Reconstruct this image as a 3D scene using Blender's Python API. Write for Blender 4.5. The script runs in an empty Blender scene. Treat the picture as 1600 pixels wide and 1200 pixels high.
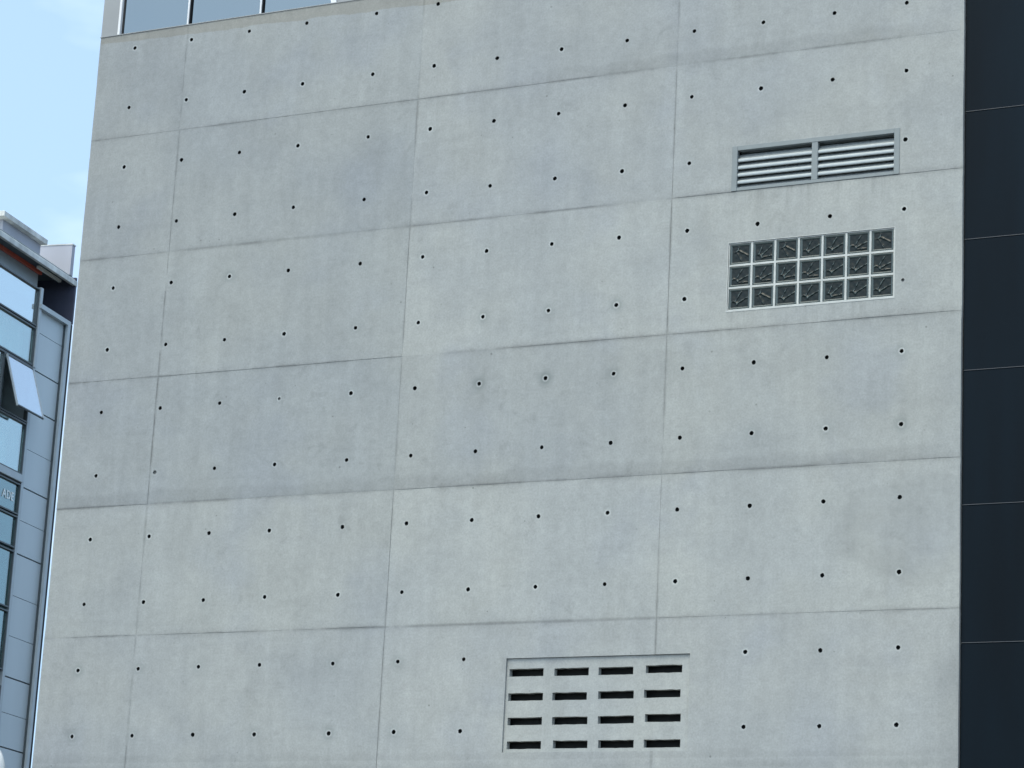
import bpy, bmesh, math, random
from mathutils import Matrix, Vector
from mathutils.geometry import delaunay_2d_cdt
random.seed(7)
R = math.radians
scn = bpy.context.scene
C = scn.collection

# ------------------------------------------------------------------ camera
cam = bpy.data.cameras.new('camera'); camo = bpy.data.objects.new('camera', cam); C.objects.link(camo)
cr, cu, cf = (0.89740047, 0.43836991, 0.05004208), (0.06813568, -0.24974615, 0.96591117), (-0.43592421, 0.86339949, 0.25399095)
m = Matrix.Identity(4)
for i in range(3):
    m[i][0] = cr[i]; m[i][1] = cu[i]; m[i][2] = -cf[i]
m[0][3], m[1][3], m[2][3] = 7.90502519, -15.1870441, 1.60249139
camo.matrix_world = m
cam.sensor_width = 36; cam.lens = 4279.132 / 1600 * 36; cam.clip_start = 0.1; cam.clip_end = 5000
scn.camera = camo

# ------------------------------------------------------------------ sky, sun, exposure
SUN_AZ, SUN_EL = 190.0, 62.0          # azimuth clockwise from +Y
w = bpy.data.worlds.new('World'); scn.world = w; w.use_nodes = True
nt = w.node_tree; nt.nodes.clear()
N = nt.nodes.new; L = nt.links.new
out = N('ShaderNodeOutputWorld'); bg = N('ShaderNodeBackground'); bg.inputs['Strength'].default_value = 0.15
sky = N('ShaderNodeTexSky'); sky.sky_type = 'NISHITA'; sky.sun_disc = False
sky.sun_elevation = R(SUN_EL); sky.sun_rotation = R(SUN_AZ)
sky.air_density = 1.0; sky.dust_density = 2.2; sky.ozone_density = 0.3; sky.altitude = 20
tc = N('ShaderNodeTexCoord'); mp = N('ShaderNodeMapping'); mp.inputs['Scale'].default_value = (1, 1, 2.4); mp.inputs['Location'].default_value = (.35, .2, .15)
cn = N('ShaderNodeTexNoise'); cn.inputs['Scale'].default_value = 3.2; cn.inputs['Detail'].default_value = 6; cn.inputs['Roughness'].default_value = 0.55
crp = N('ShaderNodeMapRange'); crp.inputs['From Min'].default_value = 0.58; crp.inputs['From Max'].default_value = 0.78
crp.inputs['To Min'].default_value = 0.05; crp.inputs['To Max'].default_value = 0.4
mx = N('ShaderNodeMix'); mx.data_type = 'RGBA'
L(tc.outputs['Generated'], mp.inputs['Vector']); L(mp.outputs['Vector'], cn.inputs['Vector'])
L(cn.outputs['Fac'], crp.inputs['Value']); L(crp.outputs['Result'], mx.inputs['Factor'])
# thin bright haze: the low sky keeps the tone of the sky a little higher up
sx = N('ShaderNodeSeparateXYZ'); zz = N('ShaderNodeMath'); zz.operation = 'MULTIPLY_ADD'; zz.inputs[1].default_value = 0.62; zz.inputs[2].default_value = 0.34
cx = N('ShaderNodeCombineXYZ'); nv = N('ShaderNodeVectorMath'); nv.operation = 'NORMALIZE'
L(tc.outputs['Generated'], sx.inputs[0]); L(sx.outputs['Z'], zz.inputs[0]); L(sx.outputs['X'], cx.inputs['X']); L(sx.outputs['Y'], cx.inputs['Y']); L(zz.outputs[0], cx.inputs['Z'])
L(cx.outputs[0], nv.inputs[0]); L(nv.outputs['Vector'], sky.inputs['Vector'])
tn = N('ShaderNodeMix'); tn.data_type = 'RGBA'; tn.blend_type = 'MULTIPLY'; tn.inputs['Factor'].default_value = 1
tn.inputs['B'].default_value = (1.035, 1.08, 0.97, 1)      # milky, slightly green-blue tropical sky
L(sky.outputs['Color'], tn.inputs['A']); L(tn.outputs['Result'], mx.inputs['A']); mx.inputs['B'].default_value = (5.2, 5.6, 5.9, 1)
L(mx.outputs['Result'], bg.inputs['Color']); L(bg.outputs['Background'], out.inputs['Surface'])

sl = bpy.data.lights.new('sun', 'SUN'); sl.energy = 0.5; sl.angle = R(35); sl.color = (1.0, 0.985, 0.90)
so = bpy.data.objects.new('sun', sl); C.objects.link(so)
az, el = R(SUN_AZ), R(SUN_EL)
tosun = Vector((math.sin(az) * math.cos(el), math.cos(az) * math.cos(el), math.sin(el)))
so.rotation_euler = tosun.to_track_quat('Z', 'Y').to_euler(); so.location = tosun * 60
scn.view_settings.view_transform = 'Standard'; scn.view_settings.look = 'None'
scn.view_settings.gamma = 1; scn.view_settings.use_curve_mapping = False
scn.view_settings.exposure = 1.27

# ------------------------------------------------------------------ helpers
class MB:
    """collects shapes into one mesh"""
    def __init__(s): s.bm = bmesh.new()
    def box(s, x0, x1, y0, y1, z0, z1):
        v = [s.bm.verts.new(p) for p in ((x0,y0,z0),(x1,y0,z0),(x1,y1,z0),(x0,y1,z0),(x0,y0,z1),(x1,y0,z1),(x1,y1,z1),(x0,y1,z1))]
        for f in ((0,3,2,1),(4,5,6,7),(0,1,5,4),(1,2,6,5),(2,3,7,6),(3,0,4,7)):
            s.bm.faces.new([v[i] for i in f])
        return s
    def prism(s, prof, x0, x1):
        """profile of (y,z) points swept along x"""
        a = [s.bm.verts.new((x0, p[0], p[1])) for p in prof]; b = [s.bm.verts.new((x1, p[0], p[1])) for p in prof]
        n = len(prof)
        for i in range(n):
            j = (i + 1) % n
            s.bm.faces.new((a[i], a[j], b[j], b[i]))
        s.bm.faces.new(a[::-1]); s.bm.faces.new(b)
        return s
    def quad(s, *p):
        s.bm.faces.new([s.bm.verts.new(q) for q in p]); return s
    def lathe(s, prof, seg=24, cx=0, cy=0):
        rings = []
        for r, z in prof:
            rings.append([s.bm.verts.new((cx + r*math.cos(2*math.pi*k/seg), cy + r*math.sin(2*math.pi*k/seg), z)) for k in range(seg)])
        for a, b in zip(rings, rings[1:]):
            for k in range(seg):
                s.bm.faces.new((a[k], a[(k+1)%seg], b[(k+1)%seg], b[k]))
        s.bm.faces.new(rings[0][::-1]); s.bm.faces.new(rings[-1]); return s
    def mesh(s, name, mat, bevel=0, smooth=False):
        bmesh.ops.recalc_face_normals(s.bm, faces=s.bm.faces)
        if bevel: bmesh.ops.bevel(s.bm, geom=s.bm.edges[:], offset=bevel, segments=1, affect='EDGES', clamp_overlap=True)
        if smooth:
            for f in s.bm.faces: f.smooth = True
        me = bpy.data.meshes.new(name); s.bm.to_mesh(me); s.bm.free()
        if mat: me.materials.append(mat)
        return me
    def build(s, name, mat, parent=None, bevel=0, smooth=False):
        return link(name, s.mesh(name, mat, bevel, smooth), parent)
def link(name, me, parent=None, loc=None):
    o = bpy.data.objects.new(name, me); C.objects.link(o)
    if parent: o.parent = parent
    if loc: o.location = loc
    return o
def tag(o, label=None, cat=None, group=None, kind=None):
    for k, v in (('label', label), ('category', cat), ('group', group), ('kind', kind)):
        if v: o[k] = v
    return o
def empty(name, loc, rz=0):
    o = bpy.data.objects.new(name, None); C.objects.link(o); o.location = loc; o.rotation_euler = (0, 0, rz); o.empty_display_size = 0.3
    return o

# ------------------------------------------------------------------ materials
def newmat(name):
    mt = bpy.data.materials.new(name); mt.use_nodes = True
    t = mt.node_tree; return mt, t, t.nodes['Principled BSDF']
def simple(name, col, rough=0.5, metal=0.0, var=0.12, scale=6.0, bump=0.0, spec=0.5, streak=False):
    mt, t, b = newmat(name)
    tc = t.nodes.new('ShaderNodeTexCoord'); mp = t.nodes.new('ShaderNodeMapping')
    mp.inputs['Scale'].default_value = (1, 1, 0.15) if streak else (1, 1, 1)
    n = t.nodes.new('ShaderNodeTexNoise'); n.inputs['Scale'].default_value = scale; n.inputs['Detail'].default_value = 6
    mr = t.nodes.new('ShaderNodeMapRange'); mr.inputs['From Min'].default_value = .3; mr.inputs['From Max'].default_value = .7
    mr.inputs['To Min'].default_value = 1 - var; mr.inputs['To Max'].default_value = 1 + var
    mu = t.nodes.new('ShaderNodeMix'); mu.data_type = 'RGBA'; mu.blend_type = 'MULTIPLY'; mu.inputs['Factor'].default_value = 1
    mu.inputs['A'].default_value = (*col, 1)
    t.links.new(tc.outputs['Object'], mp.inputs['Vector']); t.links.new(mp.outputs['Vector'], n.inputs['Vector'])
    t.links.new(n.outputs['Fac'], mr.inputs['Value'])
    t.links.new(mr.outputs['Result'], mu.inputs['B']); t.links.new(mu.outputs['Result'], b.inputs['Base Color'])
    b.inputs['Roughness'].default_value = rough; b.inputs['Metallic'].default_value = metal; b.inputs['Specular IOR Level'].default_value = spec
    if bump:
        bp = t.nodes.new('ShaderNodeBump'); bp.inputs['Strength'].default_value = bump; bp.inputs['Distance'].default_value = 0.01
        t.links.new(n.outputs['Fac'], bp.inputs['Height']); t.links.new(bp.outputs['Normal'], b.inputs['Normal'])
    return mt
def glass(name, tint, refl, tr=0.5, rough=0.02):
    """tinted, coated window glass: part mirror, part see-through"""
    mt, t, b = newmat(name); t.nodes.remove(b)
    o = t.nodes['Material Output']
    g = t.nodes.new('ShaderNodeBsdfGlossy'); g.inputs['Color'].default_value = (*refl, 1); g.inputs['Roughness'].default_value = rough
    tcn = t.nodes.new('ShaderNodeTexCoord'); n = t.nodes.new('ShaderNodeTexNoise'); n.inputs['Scale'].default_value = 1.7; n.inputs['Detail'].default_value = 1
    bp = t.nodes.new('ShaderNodeBump'); bp.inputs['Strength'].default_value = 0.05; bp.inputs['Distance'].default_value = 0.05
    t.links.new(tcn.outputs['Object'], n.inputs['Vector']); t.links.new(n.outputs['Fac'], bp.inputs['Height']); t.links.new(bp.outputs['Normal'], g.inputs['Normal'])
    p = t.nodes.new('ShaderNodeBsdfTransparent'); p.inputs['Color'].default_value = (*tint, 1)
    x = t.nodes.new('ShaderNodeMixShader'); x.inputs['Fac'].default_value = 1 - tr
    t.links.new(p.outputs[0], x.inputs[1]); t.links.new(g.outputs[0], x.inputs[2]); t.links.new(x.outputs[0], o.inputs['Surface'])
    return mt

def concrete(name, stains=True):
    mt, t, b = newmat(name)
    nd, lk = t.nodes.new, t.links.new
    tc = nd('ShaderNodeTexCoord'); P = tc.outputs['Object']
    def noise(scale, detail=5, rough=.55, sc=(1,1,1), off=(0,0,0), dist=0):
        mp = nd('ShaderNodeMapping'); mp.inputs['Scale'].default_value = sc; mp.inputs['Location'].default_value = off
        lk(P, mp.inputs['Vector'])
        n = nd('ShaderNodeTexNoise'); n.inputs['Scale'].default_value = scale; n.inputs['Detail'].default_value = detail
        n.inputs['Roughness'].default_value = rough; n.inputs['Distortion'].default_value = dist
        lk(mp.outputs['Vector'], n.inputs['Vector']); return n.outputs['Fac']
    def mrange(v, a, bb, c, d, smooth=False):
        r = nd('ShaderNodeMapRange'); r.interpolation_type = 'SMOOTHSTEP' if smooth else 'LINEAR'
        for k, x in zip(('From Min','From Max','To Min','To Max'), (a, bb, c, d)): r.inputs[k].default_value = x
        lk(v, r.inputs['Value']); return r.outputs['Result']
    def mth(op, a, bb=None):
        q = nd('ShaderNodeMath'); q.operation = op
        for i, x in enumerate((a, bb)):
            if x is None: continue
            if isinstance(x, (int, float)): q.inputs[i].default_value = x
            else: lk(x, q.inputs[i])
        return q.outputs[0]
    def mixc(f, a, bb, mode='MIX'):
        q = nd('ShaderNodeMix'); q.data_type = 'RGBA'; q.blend_type = mode
        for k, x in (('Factor', f), ('A', a), ('B', bb)):
            if isinstance(x, tuple): q.inputs[k].default_value = (*x, 1)
            elif isinstance(x, (int, float)): q.inputs[k].default_value = x
            else: lk(x, q.inputs[k])
        return q.outputs['Result']
    sep = nd('ShaderNodeSeparateXYZ'); lk(P, sep.inputs[0]); X, Z = sep.outputs['X'], sep.outputs['Z']
    oi = nd('ShaderNodeObjectInfo')
    # cement paste: broad warm / cool clouds
    col = mixc(mrange(noise(0.9, 4, .5), .38, .62, 0, 1, True), (0.277, 0.297, 0.296), (0.299, 0.316, 0.305))
    col = mixc(mrange(noise(1.6, 3, .5, off=(7,3,1)), .52, .72, 0, .5, True), col, (0.262, 0.285, 0.300))
    # value mottling on several scales
    v = mrange(noise(3.2, 5, .66, off=(2,0,5)), .3, .7, .92, 1.07)
    v = mth('MULTIPLY', v, mrange(noise(19, 4, .65), .3, .7, .93, 1.06))
    fine = noise(75, 3, .7)
    v = mth('MULTIPLY', v, mrange(fine, .3, .7, .89, 1.09))
    v = mth('MULTIPLY', v, mrange(fine, .64, .74, 1, .86))
    # faint vertical streaks
    v = mth('MULTIPLY', v, mrange(noise(11, 3, .55, sc=(1,1,.10)), .3, .7, .955, 1.04))
    # horizontal formwork-skin smears
    v = mth('MULTIPLY', v, mrange(noise(5, 4, .6, sc=(.25,1,2.2), off=(0,0,9)), .55, .75, 1.0, .94))
    # dark smudges in patches
    sm = mth('MULTIPLY', mrange(noise(7.5, 5, .72, off=(3,8,2), dist=.6), .54, .70, 0, 1, True), mrange(noise(1.1, 2, .5, off=(5,5,8)), .45, .65, .1, 1, True))
    v = mth('MULTIPLY', v, mrange(sm, 0, 1, 1.0, .88))
    if stains:
        # stained bands along the lift joints (every 0.9 m below 8.116), broken up by noise
        zz = mth('PINGPONG', mth('SUBTRACT', Z, 8.116), 0.45)
        wob = mth('MULTIPLY', mth('SUBTRACT', noise(11, 4, .6), .5), .03)
        near = mrange(mth('ADD', zz, wob), 0.0, 0.045, 1, 0, True)
        near = mth('MULTIPLY', near, mrange(noise(1.7, 3, .6, off=(4,4,4)), .4, .62, 0, 1))
        v = mth('MULTIPLY', v, mrange(near, 0, 1, 1.0, .87))
        # grout bleed: a soft, broken dark line on both sides of every joint
        xd = mth('MINIMUM', mth('MINIMUM', mth('ABSOLUTE', mth('ADD', X, 2.488)), mth('ABSOLUTE', mth('ADD', X, .582))), mth('ABSOLUTE', mth('SUBTRACT', X, 1.307)))
        dd = mth('MINIMUM', xd, mth('ADD', zz, mrange(Z, 3.9, 3.8, 0, 1)))
        ble = mrange(mth('ADD', dd, mth('MULTIPLY', wob, .25)), .002, .016, 1, 0, True)
        v = mth('MULTIPLY', v, mrange(mth('MULTIPLY', ble, mrange(noise(2.6, 4, .65, off=(1,6,6)), .40, .62, .0, 1)), 0, 1, 1, .72))
        # trowelled patch bands above the joints at 5.416 and 8.116
        nz = mth('MULTIPLY', mth('SUBTRACT', noise(2.4, 4, .6, sc=(1,1,.3), off=(1,0,3)), .5), .12)
        def band(z0, z1, x0, x1, amt, offv):
            zq = mth('ADD', Z, nz)
            f = mth('MULTIPLY', mrange(Z, z0 - .004, z0 + .004, 0, 1), mrange(zq, z1 - .02, z1 + .02, 1, 0, True))
            xq = mth('ADD', X, mth('MULTIPLY', nz, 3))
            f = mth('MULTIPLY', f, mth('MULTIPLY', mrange(xq, x0 - .25, x0 + .25, 0, 1, True), mrange(xq, x1 - .2, x1 + .2, 1, 0, True)))
            return mrange(f, 0, 1, 1, amt)
        v = mth('MULTIPLY', v, band(5.416, 5.50, -3.5, 3.05, .90, (1,0,3)))
        v = mth('MULTIPLY', v, band(8.116, 8.20, 0.35, 3.0, .90, (3,0,1)))
        v = mth('MULTIPLY', v, band(3.66, 3.70, -3.4, 3.1, .93, (5,0,1)))
        # cement render strip along the top
        nz = mth('MULTIPLY', mth('SUBTRACT', noise(4, 5, .65, off=(6,1,1)), .5), .06)
        slope = mth('MULTIPLY', mth('ADD', X, 3.2), -.02)
        top = mrange(mth('ADD', mth('ADD', Z, nz), mth('MULTIPLY', slope, -1)), 8.850, 8.858, 0, 1, True)
        col = mixc(mth('MULTIPLY', top, .8), col, (0.250, 0.250, 0.222))
        # rougher honeycombed patch by the right edge, round 4.95 m
        dx = mth('DIVIDE', mth('SUBTRACT', X, 2.95), .5); dz = mth('DIVIDE', mth('SUBTRACT', Z, 5.0), .33)
        rr = mth('ADD', mth('ADD', mth('MULTIPLY', dx, dx), mth('MULTIPLY', dz, dz)), mth('MULTIPLY', mth('SUBTRACT', noise(6, 4), .5), 1.2))
        patch = mrange(rr, .85, 1.15, 1, 0, True)
        v = mth('MULTIPLY', v, mrange(mth('MULTIPLY', patch, fine), 0, 1, 1.0, .86))
        # short dirty runs under the louvre and the block window
        run = mth('MULTIPLY', mth('MULTIPLY', mrange(X, 1.70, 1.74, 0, 1), mrange(X, 2.82, 2.78, 0, 1)), mrange(noise(16, 3, .6, sc=(1,1,.08), off=(2,2,2)), .5, .66, 0, 1))
        rz = mth('MAXIMUM', mth('MULTIPLY', mrange(Z, 7.215, 7.22, 1, 0), mrange(Z, 6.98, 7.21, 0, 1)), mth('MULTIPLY', mrange(Z, 6.43, 6.44, 1, 0), mrange(Z, 6.22, 6.43, 0, 1)))
        v = mth('MULTIPLY', v, mrange(mth('MULTIPLY', run, rz), 0, 1, 1, .84))
        # grime on the right-hand edge low down
        gr = mth('MULTIPLY', mrange(mth('ADD', X, mth('MULTIPLY', noise(5, 5, .7, sc=(1,1,.4)), .35)), 3.2, 3.36, 0, 1, True), mrange(Z, 4.7, 4.2, 0, 1, True))
        v = mth('MULTIPLY', v, mrange(gr, 0, 1, 1, .87))
    # air pores
    vo = nd('ShaderNodeTexVoronoi'); vo.inputs['Scale'].default_value = 13; lk(P, vo.inputs['Vector'])
    vs = nd('ShaderNodeSeparateColor'); lk(vo.outputs['Color'], vs.inputs[0])
    pr_ = mrange(vs.outputs[0], .74, 1.0, 0.0, .10)
    pore = mth('LESS_THAN', vo.outputs['Distance'], pr_)
    pore = mth('MULTIPLY', pore, mrange(noise(.8, 3, .6, off=(9,9,2)), .45, .60, .35, 1))
    v = mth('MULTIPLY', v, mrange(pore, 0, 1, 1, .58))
    # mineral halo round some tie holes
    at = nd('ShaderNodeAttribute'); at.attribute_name = 'halo'
    ha = mth('MULTIPLY', at.outputs['Fac'], mrange(fine, .3, .7, .6, 1.2))
    col = mixc(mth('MULTIPLY', mth('MAXIMUM', ha, 0.0), .8), col, (0.16, 0.185, 0.18))
    col = mixc(mth('MAXIMUM', mth('MULTIPLY', at.outputs['Fac'], -1), 0.0), col, (0.46, 0.50, 0.49))
    cc = nd('ShaderNodeCombineColor')
    for i in range(3): lk(v, cc.inputs[i])
    col = mixc(1.0, col, cc.outputs[0], 'MULTIPLY')
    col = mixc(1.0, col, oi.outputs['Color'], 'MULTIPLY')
    lk(col, b.inputs['Base Color'])
    b.inputs['Roughness'].default_value = 0.82; b.inputs['Specular IOR Level'].default_value = 0.3
    bp = nd('ShaderNodeBump'); bp.inputs['Strength'].default_value = .3; bp.inputs['Distance'].default_value = .002
    h = noise(45, 2, .65)
    lk(h, bp.inputs['Height']); lk(bp.outputs['Normal'], b.inputs['Normal'])
    return mt

M = dict(
    concrete=concrete('fair_faced_concrete'),
    precast=concrete('precast_concrete', False),
    filler=simple('joint_mortar', (.20, .215, .21), .9, var=.3, scale=30),
    plug=simple('tie_hole_shaded_mortar', (.016, .021, .021), .95, var=.3, scale=40),  # mortar coloured near-black to carry the shade inside the deep holes
    plug_light=simple('tie_hole_grout', (.16, .17, .165), .95, var=.2, scale=40),
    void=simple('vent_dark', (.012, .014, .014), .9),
    alu=simple('louvre_aluminium', (.175, .203, .208), .55, .1, var=.06, scale=12),
    slat=simple('louvre_blade_aluminium', (.31, .35, .355), .38, .35, var=.05, scale=9),
    white_mortar=simple('white_block_mortar', (.42, .445, .43), .85, var=.12, scale=14, bump=.2),
    navy_panel=simple('dark_metal_cladding', (.0016, .0065, .0115), .36, 0, var=.5, scale=1.6, spec=.08, streak=True),
    navy_edge=simple('cladding_edge', (.05, .057, .064), .45, .2, var=.1),
    black=simple('shadow_gap_black', (.008, .01, .012), .8),
    greige=simple('greige_wall_panel', (.235, .252, .258), .6, var=.06, scale=3),
    white_metal=simple('white_window_frame', (.62, .64, .65), .4, var=.05),
    dark_frame=simple('dark_window_frame', (.06, .075, .08), .45, var=.1),
    slate=simple('slate_blue_panel', (.43, .49, .51), .38, .0, var=.06, scale=1.2, streak=True),
    slate_light=simple('slate_frame_metal', (.37, .42, .44), .45, .1, var=.06),
    render_wall=simple('pale_lilac_render', (.34, .355, .40), .85, var=.07, scale=2.5, streak=True),
    cap=simple('weathered_pale_coping', (.50, .52, .50), .85, var=.28, scale=5, streak=True),
    soffit=simple('soffit_paint', (.11, .13, .135), .8, var=.1),
    navy_wall=simple('navy_wall_paint', (.05, .055, .085), .7, var=.1),
    orange=simple('orange_red_fascia', (.60, .12, .07), .5, var=.12),
    tube=simple('fluorescent_batten', (.85, .84, .74), .4, var=.03),
    curtain=simple('pale_curtain', (.68, .72, .68), .9, var=.1, scale=8, streak=True),
    room=simple('room_wall', (.10, .13, .125), .9, var=.2),
    box_tan=simple('cardboard', (.45, .33, .22), .8), box_pale=simple('pale_paper', (.6, .6, .45), .8),
    letter=simple('white_vinyl_letter', (.75, .80, .79), .5, var=.03),
    asphalt=simple('asphalt', (.05, .05, .052), .9, var=.25, scale=25, bump=.3),
    paving=simple('concrete_paving', (.30, .30, .29), .9, var=.15, scale=8, bump=.2),
    kerb=simple('kerb_stone', (.33, .33, .32), .9, var=.12, scale=12),
    ground=simple('ground', (.16, .16, .15), .95, var=.2, scale=.6),
    paint=simple('road_paint', (.75, .75, .72), .7, var=.1, scale=15),
    lamp_white=simple('opal_lamp_globe', (.78, .82, .82), .25, var=.02),
    pole=simple('grey_lamp_pole', (.22, .24, .25), .45, .4, var=.05),
    up_glass=glass('upper_window_glass', (.4, .5, .55), (.17, .21, .235), .04),
    l_glass=glass('coated_window_glass', (.62, .72, .72), (.90, .95, .95), .22),
    l_glass2=glass('clear_window_glass', (.50, .68, .67), (.66, .76, .76), .62),
    l_glass3=glass('half_clear_window_glass', (.75, .88, .85), (.85, .92, .92), .5),
    awn_glass=glass('awning_window_glass', (.7, .78, .8), (.93, .95, .97), .22, .05),
)
def block_glass():
    mt, t, b = newmat('glass_block')
    b.inputs['Base Color'].default_value = (.005, .011, .011, 1); b.inputs['Roughness'].default_value = .24
    b.inputs['IOR'].default_value = 1.52; b.inputs['Specular IOR Level'].default_value = .2
    n = t.nodes.new('ShaderNodeTexNoise'); n.inputs['Scale'].default_value = 22; n.inputs['Detail'].default_value = 2
    c = t.nodes.new('ShaderNodeTexCoord'); t.links.new(c.outputs['Object'], n.inputs['Vector'])
    bp = t.nodes.new('ShaderNodeBump'); bp.inputs['Strength'].default_value = .35; bp.inputs['Distance'].default_value = .01
    t.links.new(n.outputs['Fac'], bp.inputs['Height']); t.links.new(bp.outputs['Normal'], b.inputs['Normal'])
    return mt
M['block'] = block_glass()
def rim_glass():
    mt, t, b = newmat('glass_block_rim')
    b.inputs['Base Color'].default_value = (.05, .072, .07, 1); b.inputs['Roughness'].default_value = .3
    return mt
M['block_rim'] = rim_glass()
M['block_ridge_glint'] = simple('glass_block_ridge_glint', (.055, .078, .075), .3, var=.3, scale=25)  # paler colour on the ridges stands in for light refracted in the glass

# ------------------------------------------------------------------ ground
tag(MB().quad((-1500,-1500,-.012),(1500,-1500,-.012),(1500,1500,-.012),(-1500,1500,-.012)).build('ground', M['ground']), kind='structure')
tag(MB().quad((-120,-12.5,-.008),(120,-12.5,-.008),(120,-3.4,-.008),(-120,-3.4,-.008)).build('road', M['asphalt']), kind='structure')
tag(MB().quad((-13.6,0.0,-.004),(-3.6,0.0,-.004),(-3.6,60,-.004),(-13.6,60,-.004)).build('side_street', M['asphalt']), kind='structure')
pv = MB()
pv.box(-3.3, 60, -3.2, -.02, -.01, .12)
tag(pv.build('pavement', M['paving'], bevel=.004), kind='structure')
kb = MB(); kb.box(-3.3, 60, -3.38, -3.205, -.01, .125)
tag(kb.build('kerb', M['kerb'], bevel=.01), kind='structure')
pv = MB(); pv.box(-60, 60, -19.5, -12.7, -.01, .0)
tag(pv.build('far_pavement', M['paving']), kind='structure')
ln = MB()
for k in range(-6, 7): ln.box(k*8-1.5, k*8+1.5, -8.05, -7.93, -.0075, -.004)
tag(ln.build('road_marking', M['paint']), kind='structure')

# ------------------------------------------------------------------ concrete building
bld = tag(empty('concrete_building', (0, 0, 0)), 'fair-faced grey concrete building with rows of tie holes filling the view', 'building')
XL, XR, ZT = -3.237, 3.217, 8.908
XJ = [XL, -2.488, -0.582, 1.307, XR]
ZJ = [ZT, 8.116, 7.216, 6.316, 5.416, 4.516, 2.76, 1.86, .96, .12]
HX = [-2.934, -2.450, -1.974, -1.503, -0.949, -0.474, 0.0, 0.474, 0.949, 1.420, 1.895, 2.371, 2.848]
HZ = [8.79 - .45 * i for i in range(12)]
skip = {(3,10),(3,11),(5,10),(5,11)} | {(r,c) for r in (10,11) for c in (7,8,9)}
halo = {(6,6):.75,(6,7):1.0,(6,8):.5,(5,6):.5,(5,8):.7,(5,7):.35,(6,12):.45,(7,12):.6,(10,0):.6,(11,0):.5,(10,1):.35,(11,1):.35,
        (11,4):.55,(10,4):.4,(11,3):.3,(10,5):.4,(11,5):.3,(4,2):.5,(5,4):.3,(7,11):.3,(7,10):.3,(10,2):.3,(6,4):.25,(8,0):.2}
LOUV = (1.722, 2.806, 7.228, 7.508)
BLK = (1.706, 2.790, 6.438, 6.878)
VENT = (0.297, 1.538, 3.703, 4.291)
OPEN = [LOUV, BLK, VENT]
HR = .0148
tints = {}
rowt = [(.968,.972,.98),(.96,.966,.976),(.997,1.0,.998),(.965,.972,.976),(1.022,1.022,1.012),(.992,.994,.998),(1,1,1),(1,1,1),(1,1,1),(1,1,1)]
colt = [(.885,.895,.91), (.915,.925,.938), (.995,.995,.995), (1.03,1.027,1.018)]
def edge_pts(a, b, inward, jit, seed):
    """points a..b (excl. b) pushed inward by a wandering amount: an untidy arris"""
    rr = random.Random(seed); n = max(2, int(math.dist(a, b) / .06)); pts = []
    cur = rr.uniform(-.0003, .0018)
    for i in range(n):
        t = i / n
        cur = min(.0032, max(-.0004, cur + rr.uniform(-.0009, .0009)))
        q = jit if i == 0 else cur
        pts.append((a[0] + (b[0]-a[0])*t + inward[0]*q, a[1] + (b[1]-a[1])*t + inward[1]*q))
    return pts
plugm = {}
def plug_mesh(depth, rad, mat):
    k = (round(depth, 3), round(rad, 4), mat)
    if k not in plugm:
        mb = MB(); seg = 20
        ring = lambda r, y: [mb.bm.verts.new((r*math.cos(2*math.pi*i/seg), y, r*math.sin(2*math.pi*i/seg))) for i in range(seg)]
        a, b, c = ring(rad, .0026), ring(rad*.9, depth), ring(rad*.5, depth + .003)
        for p, q in ((a, b), (b, c)):
            for i in range(seg): mb.bm.faces.new((p[i], p[(i+1)%seg], q[(i+1)%seg], q[i]))
        mb.bm.faces.new(c)
        me = bpy.data.meshes.new('tie_hole')
        bmesh.ops.recalc_face_normals(mb.bm, faces=mb.bm.faces)
        bmesh.ops.reverse_faces(mb.bm, faces=mb.bm.faces)
        mb.bm.to_mesh(me); mb.bm.free(); me.materials.append(M[mat]); plugm[k] = me
    return plugm[k]
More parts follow.
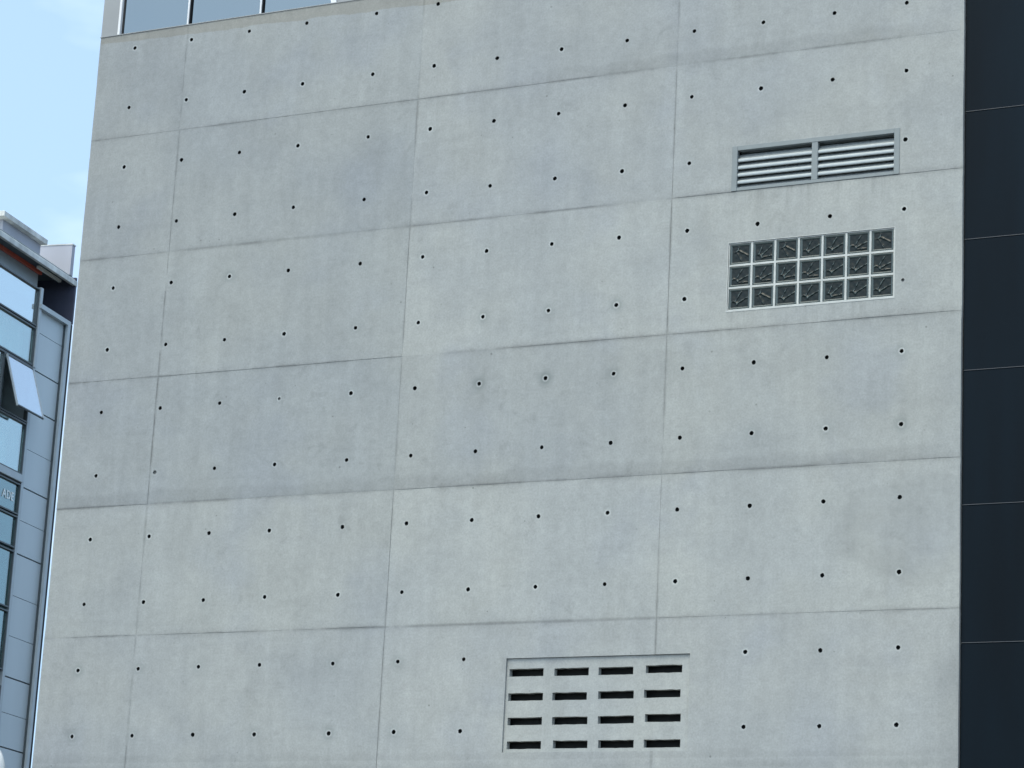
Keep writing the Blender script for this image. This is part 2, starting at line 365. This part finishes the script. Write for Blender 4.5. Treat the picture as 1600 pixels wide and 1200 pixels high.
for ri in range(len(ZJ) - 1):
    for ci in range(4):
        x0, x1, z1, z0 = XJ[ci], XJ[ci+1], ZJ[ri], ZJ[ri+1]
        g = .0009
        pts = []
        s = ri * 17 + ci * 5
        pts += edge_pts((x0, z0), (x1, z0), (0, 1), g, s + 1)
        pts += edge_pts((x1, z0), (x1, z1), (-1, 0), g, s + 2)
        pts += edge_pts((x1, z1), (x0, z1), (0, -1), g, s + 3)
        pts += edge_pts((x0, z1), (x0, z0), (1, 0), g, s + 4)
        V = [Vector(p) for p in pts]; E = [(i, (i+1) % len(V)) for i in range(len(V))]
        H = [0.0] * len(V); holes = []; opens = []
        for (a, b_, c, d) in OPEN:
            a2, b2, c2, d2 = max(a, x0), min(b_, x1), max(c, z0), min(d, z1)
            if b2 <= a2 or d2 <= c2: continue
            if a2 == x0: a2 -= .02
            if b2 == x1: b2 += .02
            opens.append((a2, b2, c2, d2)); k = len(V)
            V += [Vector(p) for p in ((a2,c2),(b2,c2),(b2,d2),(a2,d2))]; H += [0]*4
            E += [(k,k+1),(k+1,k+2),(k+2,k+3),(k+3,k)]
        for r_, hz in enumerate(HZ):
            for c_, hx in enumerate(HX):
                if (r_, c_) in skip or not (x0 < hx < x1 and z0 < hz < z1): continue
                rr = random.Random(r_*31 + c_)
                hx2, hz2 = hx + rr.uniform(-.003, .003), hz + rr.uniform(-.003, .003)
                rad = HR * rr.uniform(.93, 1.05)
                if (r_, c_) in ((6,3),(5,12)): rad *= .8
                holes.append((hx2, hz2, rad, r_, c_))
                hs = halo.get((r_, c_), rr.uniform(0, .12))
                lr = -rr.choice((0, .1, .2, .35))
                jr = [rr.uniform(.93, 1.07) for _ in range(20)]
                for rq, nq, hv in ((rad, 20, lr), (rad+.0045, 20, lr), (rad+.013, 18, 1.0*hs), (rad+.032, 16, .4*hs), (rad+.06, 16, 0.0)):
                    k = len(V)
                    jj = jr if rq == rad else [1]*nq
                    V += [Vector((hx2 + rq*jj[i]*math.cos(2*math.pi*i/nq), hz2 + rq*jj[i]*math.sin(2*math.pi*i/nq))) for i in range(nq)]
                    H += [hv] * nq; E += [(k+i, k+(i+1) % nq) for i in range(nq)]
        ov, oe, of, vo_, eo_, fo_ = delaunay_2d_cdt(V, E, [list(range(len(pts)))], 1, 1e-6)
        bm = bmesh.new(); lay = bm.verts.layers.float.new('halo')
        bv = []
        for i, p in enumerate(ov):
            q = bm.verts.new((p.x, 0, p.y)); q[lay] = H[vo_[i][0]] if vo_[i] else 0; bv.append(q)
        for f in of:
            cx = sum(ov[i].x for i in f)/len(f); cz = sum(ov[i].y for i in f)/len(f)
            if any((cx-h[0])**2 + (cz-h[1])**2 < (h[2]*.90)**2 for h in holes): continue
            if any(o[0] < cx < o[1] and o[2] < cz < o[3] for o in opens): continue
            bm.faces.new([bv[i] for i in f])
        bmesh.ops.delete(bm, geom=[q for q in bm.verts if not q.link_faces], context='VERTS')
        bmesh.ops.recalc_face_normals(bm, faces=bm.faces)
        if bm.faces and sum(f.normal.y for f in bm.faces) > 0: bmesh.ops.reverse_faces(bm, faces=bm.faces)
        be = [e for e in bm.edges if len(e.link_faces) == 1]
        ex = bmesh.ops.extrude_edge_only(bm, edges=be)
        for q in ex['geom']:
            if isinstance(q, bmesh.types.BMVert): q.co.y = .004 if any((q.co.x-h[0])**2 + (q.co.z-h[1])**2 < (h[2]*1.12)**2 for h in holes) else .038
        # soften the outer arris a little
        me = bpy.data.meshes.new('concrete_panel'); bm.to_mesh(me); bm.free(); me.materials.append(M['concrete'])
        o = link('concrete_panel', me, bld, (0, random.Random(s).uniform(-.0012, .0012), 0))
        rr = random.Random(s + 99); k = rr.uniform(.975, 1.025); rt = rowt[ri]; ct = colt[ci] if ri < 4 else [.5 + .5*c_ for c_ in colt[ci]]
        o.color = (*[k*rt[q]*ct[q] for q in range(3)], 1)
        for hx2, hz2, rad, r_, c_ in holes:
            light = (r_, c_) in ((6,3),(5,12),(7,1))
            dep = .010 if light else .026 + .002 * ((r_*3 + c_) % 4)
            link('tie_hole', plug_mesh(dep, round(rad * 1.09, 4), 'plug_light' if light else 'plug'), o, (hx2, 0, hz2))
# mortar in the formwork joints, a few millimetres back
for z in ZJ[1:]:
    spans = [(XL + .004, XR - .004)]
    for a, b_ in spans: MB().box(a, b_, .0016, .03, z - .005, z + .005).build('joint_filler', M['filler'], bld)
for x in XJ[1:-1]:
    segs = [(.12, ZT - .006)] if x != XJ[3] else [(4.294, ZT - .006)]
    for a, b_ in segs: MB().box(x - .005, x + .005, .0021, .031, a, b_).build('joint_filler', M['filler'], bld)
MB().box(XJ[3] - .006, XJ[3] + .006, .0006, .031, 2.77, 3.70).build('joint_filler', M['concrete'], bld)
# body behind the cast face (left return, depth, upper storeys)
core = MB()
core.box(XL + .004, XR - .004, .40, 26, 0, 8.9)
core.box(XL + .004, XR - .004, .0385, .40, 8.62, 8.902)
core.box(XL + .004, -2.6, .0385, .40, 0, 8.62); core.box(XR - .36, XR - .004, .0385, .40, 0, 8.62)
core.box(-2.6, .2, .0386, .40, 0, 8.62); core.box(.2, XR - .36, .0386, .40, 0, 3.6); core.box(.2, 1.62, .0387, .40, 4.4, 8.62)
core.box(1.62, XR - .36, .0387, .40, 4.4, 6.40); core.box(1.62, XR - .36, .0388, .40, 6.90, 7.20); core.box(1.62, XR - .36, .0387, .40, 7.54, 8.62)
core.build('rear_body', M['precast'], bld)
cop = MB().box(XL - .004, XR + .004, -.004, .014, ZT, ZT + .006).build('top_flashing', M['greige'], bld)

# louvre
x0, x1, z0, z1 = 1.712, 2.815, 7.219, 7.518
lv = empty('louvre_vent', (0, 0, 0)); lv.parent = bld; tag(lv, 'two-bay aluminium louvre vent')
fr = MB()
ya, yb = -.006, .03
fr.box(x0, 1.748, ya, yb, z0, z1); fr.box(2.779, x1, ya, yb, z0, z1)
fr.box(1.748, 2.779, ya+.0015, yb, 7.488, z1); fr.box(1.748, 2.779, ya+.0015, yb, z0, 7.240); fr.box(2.243, 2.283, ya+.003, yb, 7.240, 7.488)
fr.build('frame', M['alu'], lv, bevel=.0015)
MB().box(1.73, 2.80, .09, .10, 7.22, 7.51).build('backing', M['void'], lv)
MB().box(1.748, 2.779, .05, .095, 7.488, 7.50).build('head_flashing', M['alu'], lv)
for bx0, bx1 in ((1.749, 2.2425), (2.2835, 2.778)):
    for k in range(5):
        zt = 7.434 - k * .0485
        prof = [(.004, zt-.022), (.0015, zt-.016), (.0015, zt-.006), (.005, zt), (.011, zt+.001), (.044, zt+.040), (.0445, zt+.037), (.014, zt-.004), (.007, zt-.008), (.0065, zt-.021)]
        MB().prism(prof, bx0, bx1).build('slat', M['slat'], lv)

# glass block window
gw = MB()
bx0, bx1, bz0, bz1 = 1.7065, 2.7895, 6.4385, 6.8775
pw, ph = (bx1 - bx0) / 7, (bz1 - bz0) / 3
gj = .0066
for i in range(8):
    c = bx0 + pw*i; a, b_ = max(bx0, c - gj), min(bx1, c + gj)
    gw.box(a, b_, .004, .09, bz0, bz1)
for j in range(4):
    c = bz0 + ph*j
    for i in range(7):
        a, b_ = bx0 + pw*i + gj, bx0 + pw*(i+1) - gj
        gw.box(a if i else a, b_, .0045, .09, max(bz0, c - gj), min(bz1, c + gj))
# thin white bead round the opening
gwin = gw.build('glass_block_window', M['white_mortar'], bld); tag(gwin, 'glass block window of twenty-one blocks')
bead = MB(); e = .007
bead.box(bx0-e, bx1+e, -.003, .012, bz0-.010, bz0-.0005); bead.box(bx0-.005, bx1+.005, -.002, .012, bz1+.0005, bz1+.004)
bead.box(bx0-.005, bx0-.0005, -.0025, .012, bz0-.0005, bz1+.0005); bead.box(bx1+.0005, bx1+.006, -.0025, .012, bz0-.0005, bz1+.0005)
bead.build('bead', M['white_mortar'], gwin)
def block_mesh(var):
    n = 40; W, Hh = pw/2 - gj - .0003, ph/2 - gj - .0003
    bm = bmesh.new(); grid = []; hg = {}
    rot = [0, 0, 0, 1, 2][var]
    for j in range(n + 1):
        row = []
        for i in range(n + 1):
            u, v_ = i/n*2 - 1, j/n*2 - 1
            m_ = max(abs(u), abs(v_))
            y = 0.0; hgt = 0.0
            if m_ > .97: y = .004
            elif m_ > .80: y = .0
            else:
                y = .007
                ku = (1 - ((abs(u)/.8)**8)) * (1 - ((abs(v_)/.8)**8))
                uu, vv = (u, v_) if rot == 0 else ((-v_, u) if rot == 1 else (v_, u))
                px, pz = uu + .62, vv + .62
                r = math.hypot(px, pz); th = math.atan2(pz, px)
                hgt = .0
                hgt += math.exp(-((r - .42)/.075)**2) * (1 if th > .1 else .4)          # arc in the corner
                for t0 in ((.50, 1.06), (.46, 1.02, .02), (.55, 1.10), (.50, 1.02), (.35, .85, 1.4))[var]:
                    if r > .42: hgt += math.exp(-((th - t0) * r / .065)**2) * min(1, (r - .42)/.15)
                hgt += .25 * math.sin(9*uu + 2*var) * math.cos(7*vv + var)
                y -= ku * .0045 * hgt
            hg[(i, j)] = hgt; row.append(bm.verts.new((u*W, y, v_*Hh)))
        grid.append(row)
    for j in range(n):
        for i in range(n):
            f = bm.faces.new((grid[j][i], grid[j][i+1], grid[j+1][i+1], grid[j+1][i])); f.smooth = True
            cu_, cv_ = abs((i+.5)/n*2-1), abs((j+.5)/n*2-1)
            f.material_index = 1 if max(cu_, cv_) > .82 else (2 if min(hg[(i,j)], hg[(i+1,j+1)]) > .78 else 0)
    be = [e_ for e_ in bm.edges if len(e_.link_faces) == 1]
    ex = bmesh.ops.extrude_edge_only(bm, edges=be)
    for q in ex['geom']:
        if isinstance(q, bmesh.types.BMVert): q.co.y = .085
    me = bpy.data.meshes.new('glass_block'); bm.to_mesh(me); bm.free(); me.materials.append(M['block']); me.materials.append(M['block_rim']); me.materials.append(M['block_ridge_glint'])
    return me
bms = [block_mesh(v_) for v_ in range(5)]
for j in range(3):
    for i in range(7):
        var = {(0,2):3,(1,2):4,(2,2):3,(6,2):3,(1,0):3,(4,0):4,(2,1):4,(1,1):1}.get((i, j), (i + j) % 3)
        link('glass_block', bms[var], gwin, (bx0 + pw*(i+.5), .0065, bz0 + ph*(j+.5)))

# precast ventilation grille
vg = bmesh.new()
vx0, vx1, vz0, vz1 = VENT[0] + .0015, VENT[1] - .0015, VENT[2] + .0015, VENT[3] - .0015
slots = []
sxs = [[(.317,.552),(.316,.556),(.320,.557),(.323,.558)], [(.627,.861),(.620,.855),(.626,.866),(.639,.873)],
       [(.927,1.160),(.931,1.169),(.936,1.176),(.945,1.181)], [(1.243,1.483),(1.237,1.477),(1.249,1.484),(1.248,1.487)]]
szs = [[4.201,4.049,3.897,3.749], [4.199,4.048,3.897,3.750], [4.198,4.050,3.898,3.749], [4.203,4.052,3.904,3.749]]
V = [Vector(p) for p in ((vx0,vz0),(vx1,vz0),(vx1,vz1),(vx0,vz1))]; E = [(0,1),(1,2),(2,3),(3,0)]
for c_ in range(4):
    for r_ in range(4):
        a, b_ = sxs[c_][r_]; zc = szs[c_][r_]; hh = .0240
        rr = random.Random(c_*7 + r_); j = lambda: rr.uniform(-.0025, .0025)
        slots.append((a, b_, zc - hh, zc + hh)); k = len(V); ns = 8
        ring = [(a + (b_-a)*i/ns + (j()*.4 if 0 < i < ns else 0), zc - hh + j()*.4) for i in range(ns + 1)] + [(b_ - (b_-a)*i/ns, zc + hh + j()*.6) for i in range(ns + 1)]
        V += [Vector(p) for p in ring]; E += [(k+i, k+(i+1) % len(ring)) for i in range(len(ring))]
ov, oe, of, vo_, eo_, fo_ = delaunay_2d_cdt(V, E, [[0,1,2,3]], 1, 1e-6)
bv = [vg.verts.new((p.x, .014, p.y)) for p in ov]
for f in of:
    cx = sum(ov[i].x for i in f)/3; cz = sum(ov[i].y for i in f)/3
    if any(s_[0] < cx < s_[1] and s_[2] + .001 < cz < s_[3] - .001 for s_ in slots): continue
    vg.faces.new([bv[i] for i in f])
bmesh.ops.delete(vg, geom=[q for q in vg.verts if not q.link_faces], context='VERTS')
bmesh.ops.recalc_face_normals(vg, faces=vg.faces)
if sum(f.normal.y for f in vg.faces) > 0: bmesh.ops.reverse_faces(vg, faces=vg.faces)
ex = bmesh.ops.extrude_edge_only(vg, edges=[e_ for e_ in vg.edges if len(e_.link_faces) == 1])
for q in ex['geom']:
    if isinstance(q, bmesh.types.BMVert): q.co.y = .055
me = bpy.data.meshes.new('vent_grille'); vg.to_mesh(me); vg.free(); me.materials.append(M['precast'])
vo_b = link('vent_grille', me, bld); vo_b.color = (1.06, 1.06, 1.05, 1); tag(vo_b, 'recessed precast concrete grille with sixteen slots')
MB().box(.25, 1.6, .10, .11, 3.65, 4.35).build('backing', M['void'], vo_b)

# upper storey with glazing, flush above the cast wall
up = MB()
y0 = .018
up.box(XL - .012, -3.105, y0, .3, 8.916, 12.4)
up.box(-1.285, XR, y0, .3, 8.916, 12.4)
up.box(-3.105, -1.285, y0, .3, 11.6, 12.4)
up.box(XL - .012, XR, .3, 26, 8.901, 12.4)
up.build('upper_wall', M['greige'], bld)
for a, b_ in ((-3.105, -3.085), (-1.33, -1.285)): MB().box(a, b_, .010, .08, 8.916, 11.6).build('window_frame', M['white_metal'], bld, bevel=.002)
MB().box(-3.085, -3.0705, .034, .10, 8.916, 11.6).build('window_gasket', M['black'], bld)
for a, b_ in ((-3.070, -2.514), (-2.494, -1.909), (-1.889, -1.330)):
    MB().box(a, b_, .038, .05, 8.916, 11.6).build('window_pane', M['up_glass'], bld)
for c in (-2.504, -1.899):
    mu = MB().box(c - .010, c + .004, .012, .08, 8.916, 11.6).build('mullion', M['white_metal'], bld, bevel=.002)
    MB().box(c + .0045, c + .0075, .020, .08, 8.916, 11.6).build('gasket', M['black'], mu)
MB().box(-3.07, -1.33, .12, .13, 8.916, 11.6).build('blind', M['curtain'], bld)

# ------------------------------------------------------------------ dark clad building on the right
dk = tag(empty('dark_clad_building', (3.25, .3, 0)), 'near-black navy metal-clad building beyond the right edge of the concrete wall', 'building')
dk_l = (-3.25, -.3, 0)
yd = .022
def dpart(mb, name, mat, bevel=0):
    o = mb.build(name, mat, dk, bevel); o.location = dk_l; return o
dpart(MB().box(3.226, 14, yd + .02, 26, 0, 13.2), 'wall', M['black'])
zs = [7.581 + .8175 * k for k in range(6, -10, -1)]
xs = [(3.2235, 4.60), (4.608, 5.98), (5.988, 7.36)]
for k in range(len(zs) - 1):
    zt, zb = zs[k], zs[k+1]
    if zb < 0: continue
    for q, (a, b_) in enumerate(xs):
        rr = random.Random(k*5 + q); dy = rr.uniform(-.0008, .0008)
        prof = [(yd+dy, zb+.006), (yd+dy, zt-.005), (yd+.004+dy, zt), (yd+.02, zt), (yd+.02, zb+.006)]
        p = dpart(MB().prism(prof, a, b_), 'cladding_panel', M['navy_panel'])
    # folded metal lip showing in the horizontal joint
        lp = MB().prism([(yd-.002, zt+.0005), (yd-.002, zt+.004), (yd+.018, zt+.0055), (yd+.018, zt+.0005)], a, b_).build('joint_lip', M['navy_edge'], p)

# ------------------------------------------------------------------ glazed building at the left
A0 = R(99.2)
lb = tag(empty('glazed_building', (-16.99203, 18.63804, 0), A0), 'slate-blue panelled building with glass windows and flat roof at the left edge', 'building')
def lbox(mb, s0, s1, w0, w1, h0, h1): mb.box(s0, s1, -w1, -w0, h0, h1); return mb
def lp1(name, mat, s0, s1, w0, w1, h0, h1, parent=None, bevel=0):
    return lbox(MB(), s0, s1, w0, w1, h0, h1).build(name, M[mat], parent or lb, bevel)
SE = -.012
lp1('rear_body', 'room', -9, SE - .02, -9, -1.3, 0, 13.5)
b_ = MB(); lbox(b_, -9, SE - .01, -1.3, -.06, 0, 6.2); lbox(b_, -1.02, SE - .01, -1.3, -.06, 6.2, 13.0); lbox(b_, -9, -4.2, -1.3, -.06, 6.2, 13.2)
b_.build('wall', M['slate'], lb)
for h in (7.30, 10.31): lp1('floor_slab', 'room', -4.2, -1.02, -1.3, -.08, h - .06, h + .06)
lp1('floor_slab', 'room', -1.02, SE - .01, -1.3, -.062, 13.01, 13.07)
lp1('window_head', 'slate_light', -4.2, -1.022, -1.3, -.052, 13.325, 13.36)
# slate panels
jn = [13.02, 12.668, 12.064, 11.47, 10.826, 10.23, 9.724, 9.213, 8.576, 7.971, 7.362, 6.832, 6.326, 5.7, 5.1, 4.5, 3.9, 3.3, 2.7, 2.1, 1.5, .9, .3]
strong = {2, 3, 5, 7, 10, 12}
for k in range(len(jn) - 1):
    t_ = .011 if k in strong else .004; u_ = .011 if k + 1 in strong else .004
    p = lp1('cladding_panel', 'slate', -1.018, -.155, -.05, -.02 + random.uniform(-.001, .001), jn[k+1] + u_, jn[k] - t_)
lp1('panel_backing', 'dark_frame', -1.02, -.10, -.059, -.052, .2, 13.0)
# rim frame round the panels, its dark return and a near-black strip at the end
lp1('rim_frame', 'slate_light', -.160, -.075, .02, .06, .2, 13.012); lp1('rim_return', 'dark_frame', -.158, -.077, -.05, .0195, .2, 13.011)
lp1('rim_frame', 'slate_light', -1.10, -.075, -.05, .06, 13.0125, 13.085)
lp1('end_strip', 'black', -.0745, SE, -.06, .058, .2, 13.05)
# loggia under the roof: end wall, rear wall, soffit, eave
ew = lp1('end_wall', 'navy_wall', -.03, .015, -1.3, .05, 13.071, 13.83)
lp1('rear_wall', 'navy_wall', -4.2, -.0305, -1.35, -1.301, 13.071, 13.80)
lp1('soffit', 'soffit', -9, -.031, -1.3, -.0005, 13.801, 13.83)
ev = lp1('eave', 'cap', -9, .02, .0, .06, 13.69, 13.775, bevel=.006)
lp1('roof_slab', 'cap', -9, .015, -9, -.04, 13.831, 13.86)
lp1('eave_upstand', 'cap', -9, .018, -.12, .03, 13.7755, 13.80, ev)
lp1('orange_fascia', 'orange', -9, -.50, -.345, -.30, 13.742, 13.797)
lp1('fascia_panel', 'slate_light', -9, -.53, -.40, -.35, 13.30, 13.741)
lp1('tube_light', 'tube', -.91, -.15, -.19, -.14, 13.722, 13.762); 
tl = lp1('tube_bracket', 'soffit', -.60, -.50, -.18, -.15, 13.7625, 13.80)
# roof: parapet box with coping, end wall
rb = lp1('roof_box', 'render_wall', -2.0, -.735, -3.2, -.25, 13.861, 14.16)
lp1('coping', 'cap', -2.16, -.70, -3.3, -.15, 14.1605, 14.245, rb, bevel=.006)
ep = lp1('roof_end_wall', 'render_wall', -.10, 0.0, -2.4, -.03, 13.861, 14.355)
lp1('coping_line', 'cap', -.11, .01, -2.42, -.02, 14.3555, 14.372, ep)
# windows
GR = -1.13
rows_ = [(12.72, 13.32, 'l_glass', -4.2), (12.10, 12.70, 'l_glass3', -4.2), (10.39, 11.185, 'l_glass3', -4.2),
         (9.775, 10.245, 'l_glass2', -4.2), (9.265, 9.75, 'l_glass2', -4.2), (8.36, 9.225, 'l_glass2', -4.2), (7.43, 8.32, 'l_glass2', -4.2), (6.3, 7.2, 'l_glass', -4.2)]
panes = []
for h0, h1, gm, sl_ in rows_:
    wn = MB(); f_ = .022
    lbox(wn, sl_, GR + .03, -.05, .012, h1 - f_, h1); lbox(wn, sl_, GR + .03, -.05, .012, h0, h0 + f_)
    lbox(wn, GR + .005, GR + .03, -.05, .012, h0 + f_, h1 - f_); lbox(wn, sl_, sl_ + .025, -.05, .012, h0 + f_, h1 - f_)
    wo = wn.build('window', M['dark_frame'], lb)
    panes.append(lp1('pane', gm, sl_ + .0255, GR + .0045, -.03, -.022, h0 + f_ + .0005, h1 - f_ - .0005, wo))
lp1('window_trim', 'slate_light', GR + .031, -1.022, -.05, .03, 12.08, 13.345)
lp1('window_trim', 'slate_light', GR + .031, -1.022, -.05, .012, 6.3, 12.079)
lp1('sill_beam', 'slate_light', -4.2, GR + .03, -.06, .035, 10.27, 10.385, bevel=.006)
# awning row: left fixed light, right light open
wn = MB(); h0, h1 = 11.20, 12.085
lbox(wn, -4.2, GR + .03, -.05, .012, h1 - .03, h1); lbox(wn, -4.2, GR + .03, -.05, .012, h0, h0 + .02); lbox(wn, GR + .005, GR + .03, -.05, .012, h0 + .02, h1 - .03)
lbox(wn, -2.02, -1.985, -.05, .012, h0 + .02, h1 - .03)
wo = wn.build('window', M['dark_frame'], lb)
lp1('pane', 'l_glass', -4.2, -2.0205, -.03, -.022, h0 + .0205, h1 - .0305, wo)
def sash(name, mat, s0, s1, a0, a1, t0, t1, parent):
    """bar or pane in the tilted plane of the open sash: a along the slope (0 top .. 1 bottom), t thickness"""
    p0 = Vector((0, -.018, 12.045)); p1 = Vector((0, -.276, 11.243)); dv = (p1 - p0); nv = Vector((0, -dv.z, dv.y)).normalized()
    if nv.y > 0: nv = -nv
    mb = MB()
    c = [(p0 + dv*a0 + nv*t0), (p0 + dv*a1 + nv*t0), (p0 + dv*a1 + nv*t1), (p0 + dv*a0 + nv*t1)]
    mb.prism([(q.y, q.z) for q in c], s0, s1)
    return mb.build(name, M[mat], parent)
aw = sash('open_window', 'awn_glass', -1.962, -1.128, .025, .975, .004, .012, lb)
tag(aw, 'awning window pane pushed open at the bottom')
sash('sash_bar', 'slate_light', -1.98, -1.9625, 0, 1, -.006, .022, aw); sash('sash_bar', 'slate_light', -1.1275, -1.11, 0, 1, -.006, .022, aw)
sash('sash_bar', 'dark_frame', -1.9625, -1.1275, 0, .0245, -.006, .022, aw); sash('sash_bar', 'dark_frame', -1.9625, -1.1275, .9755, 1, -.006, .022, aw)
# what stands behind the glass
lp1('curtain', 'curtain', -4.1, -1.20, -.16, -.15, 12.08, 12.68); lp1('curtain', 'curtain', -4.1, -1.62, -.20, -.19, 10.40, 11.17); lp1('curtain', 'curtain', -1.50, -1.25, -.22, -.21, 10.40, 11.17)
lp1('notice', 'box_pale', -1.62, -1.34, -.12, -.11, 8.62, 9.0); lp1('carton', 'box_tan', -1.80, -1.22, -.60, -.30, 7.50, 8.06)
# lettering on the glass
tx = bpy.data.curves.new('lettering', 'FONT'); tx.body = 'ADE'; tx.size = .18; tx.extrude = .002; tx.align_x = 'RIGHT'; tx.space_character = 1.12; tx.offset = .003
to = bpy.data.objects.new('lettering_source', tx); C.objects.link(to)
dg = bpy.context.evaluated_depsgraph_get()
tme = bpy.data.meshes.new_from_object(to.evaluated_get(dg)); bpy.data.objects.remove(to)
tme.materials.clear(); tme.materials.append(M['letter']); tme.name = 'lettering'
le = link('lettering', tme, lb); le.rotation_euler = (R(90), 0, 0); le.location = (-1.245, .016, 9.955)

# ------------------------------------------------------------------ street lamp whose globe just enters the corner
LX, LY, LZ = -2.589, -1.336, 3.436
lm = tag(empty('street_lamp', (LX, LY, .12)), 'white oval globe of a street lamp at the bottom left corner', 'street lamp')
gp = [(.002, -.17)] + [(.103*math.cos(t), .17*math.sin(t)) for t in [R(a) for a in range(-80, 81, 8)]] + [(.002, .17)]
g = MB().lathe([(r_, z_) for r_, z_ in gp], 32).build('globe', M['lamp_white'], lm, smooth=True); g.location = (0, 0, LZ - .12)
MB().lathe([(.05, 0), (.06, .01), (.06, .05), (.035, .06)], 24).build('collar', M['pole'], lm, smooth=False).location = (0, 0, LZ - .12 - .225)
MB().lathe([(.085, 0), (.085, .02), (.05, .05), (.045, .6), (.032, .62), (.030, LZ - .12 - .226)], 20).build('pole', M['pole'], lm)
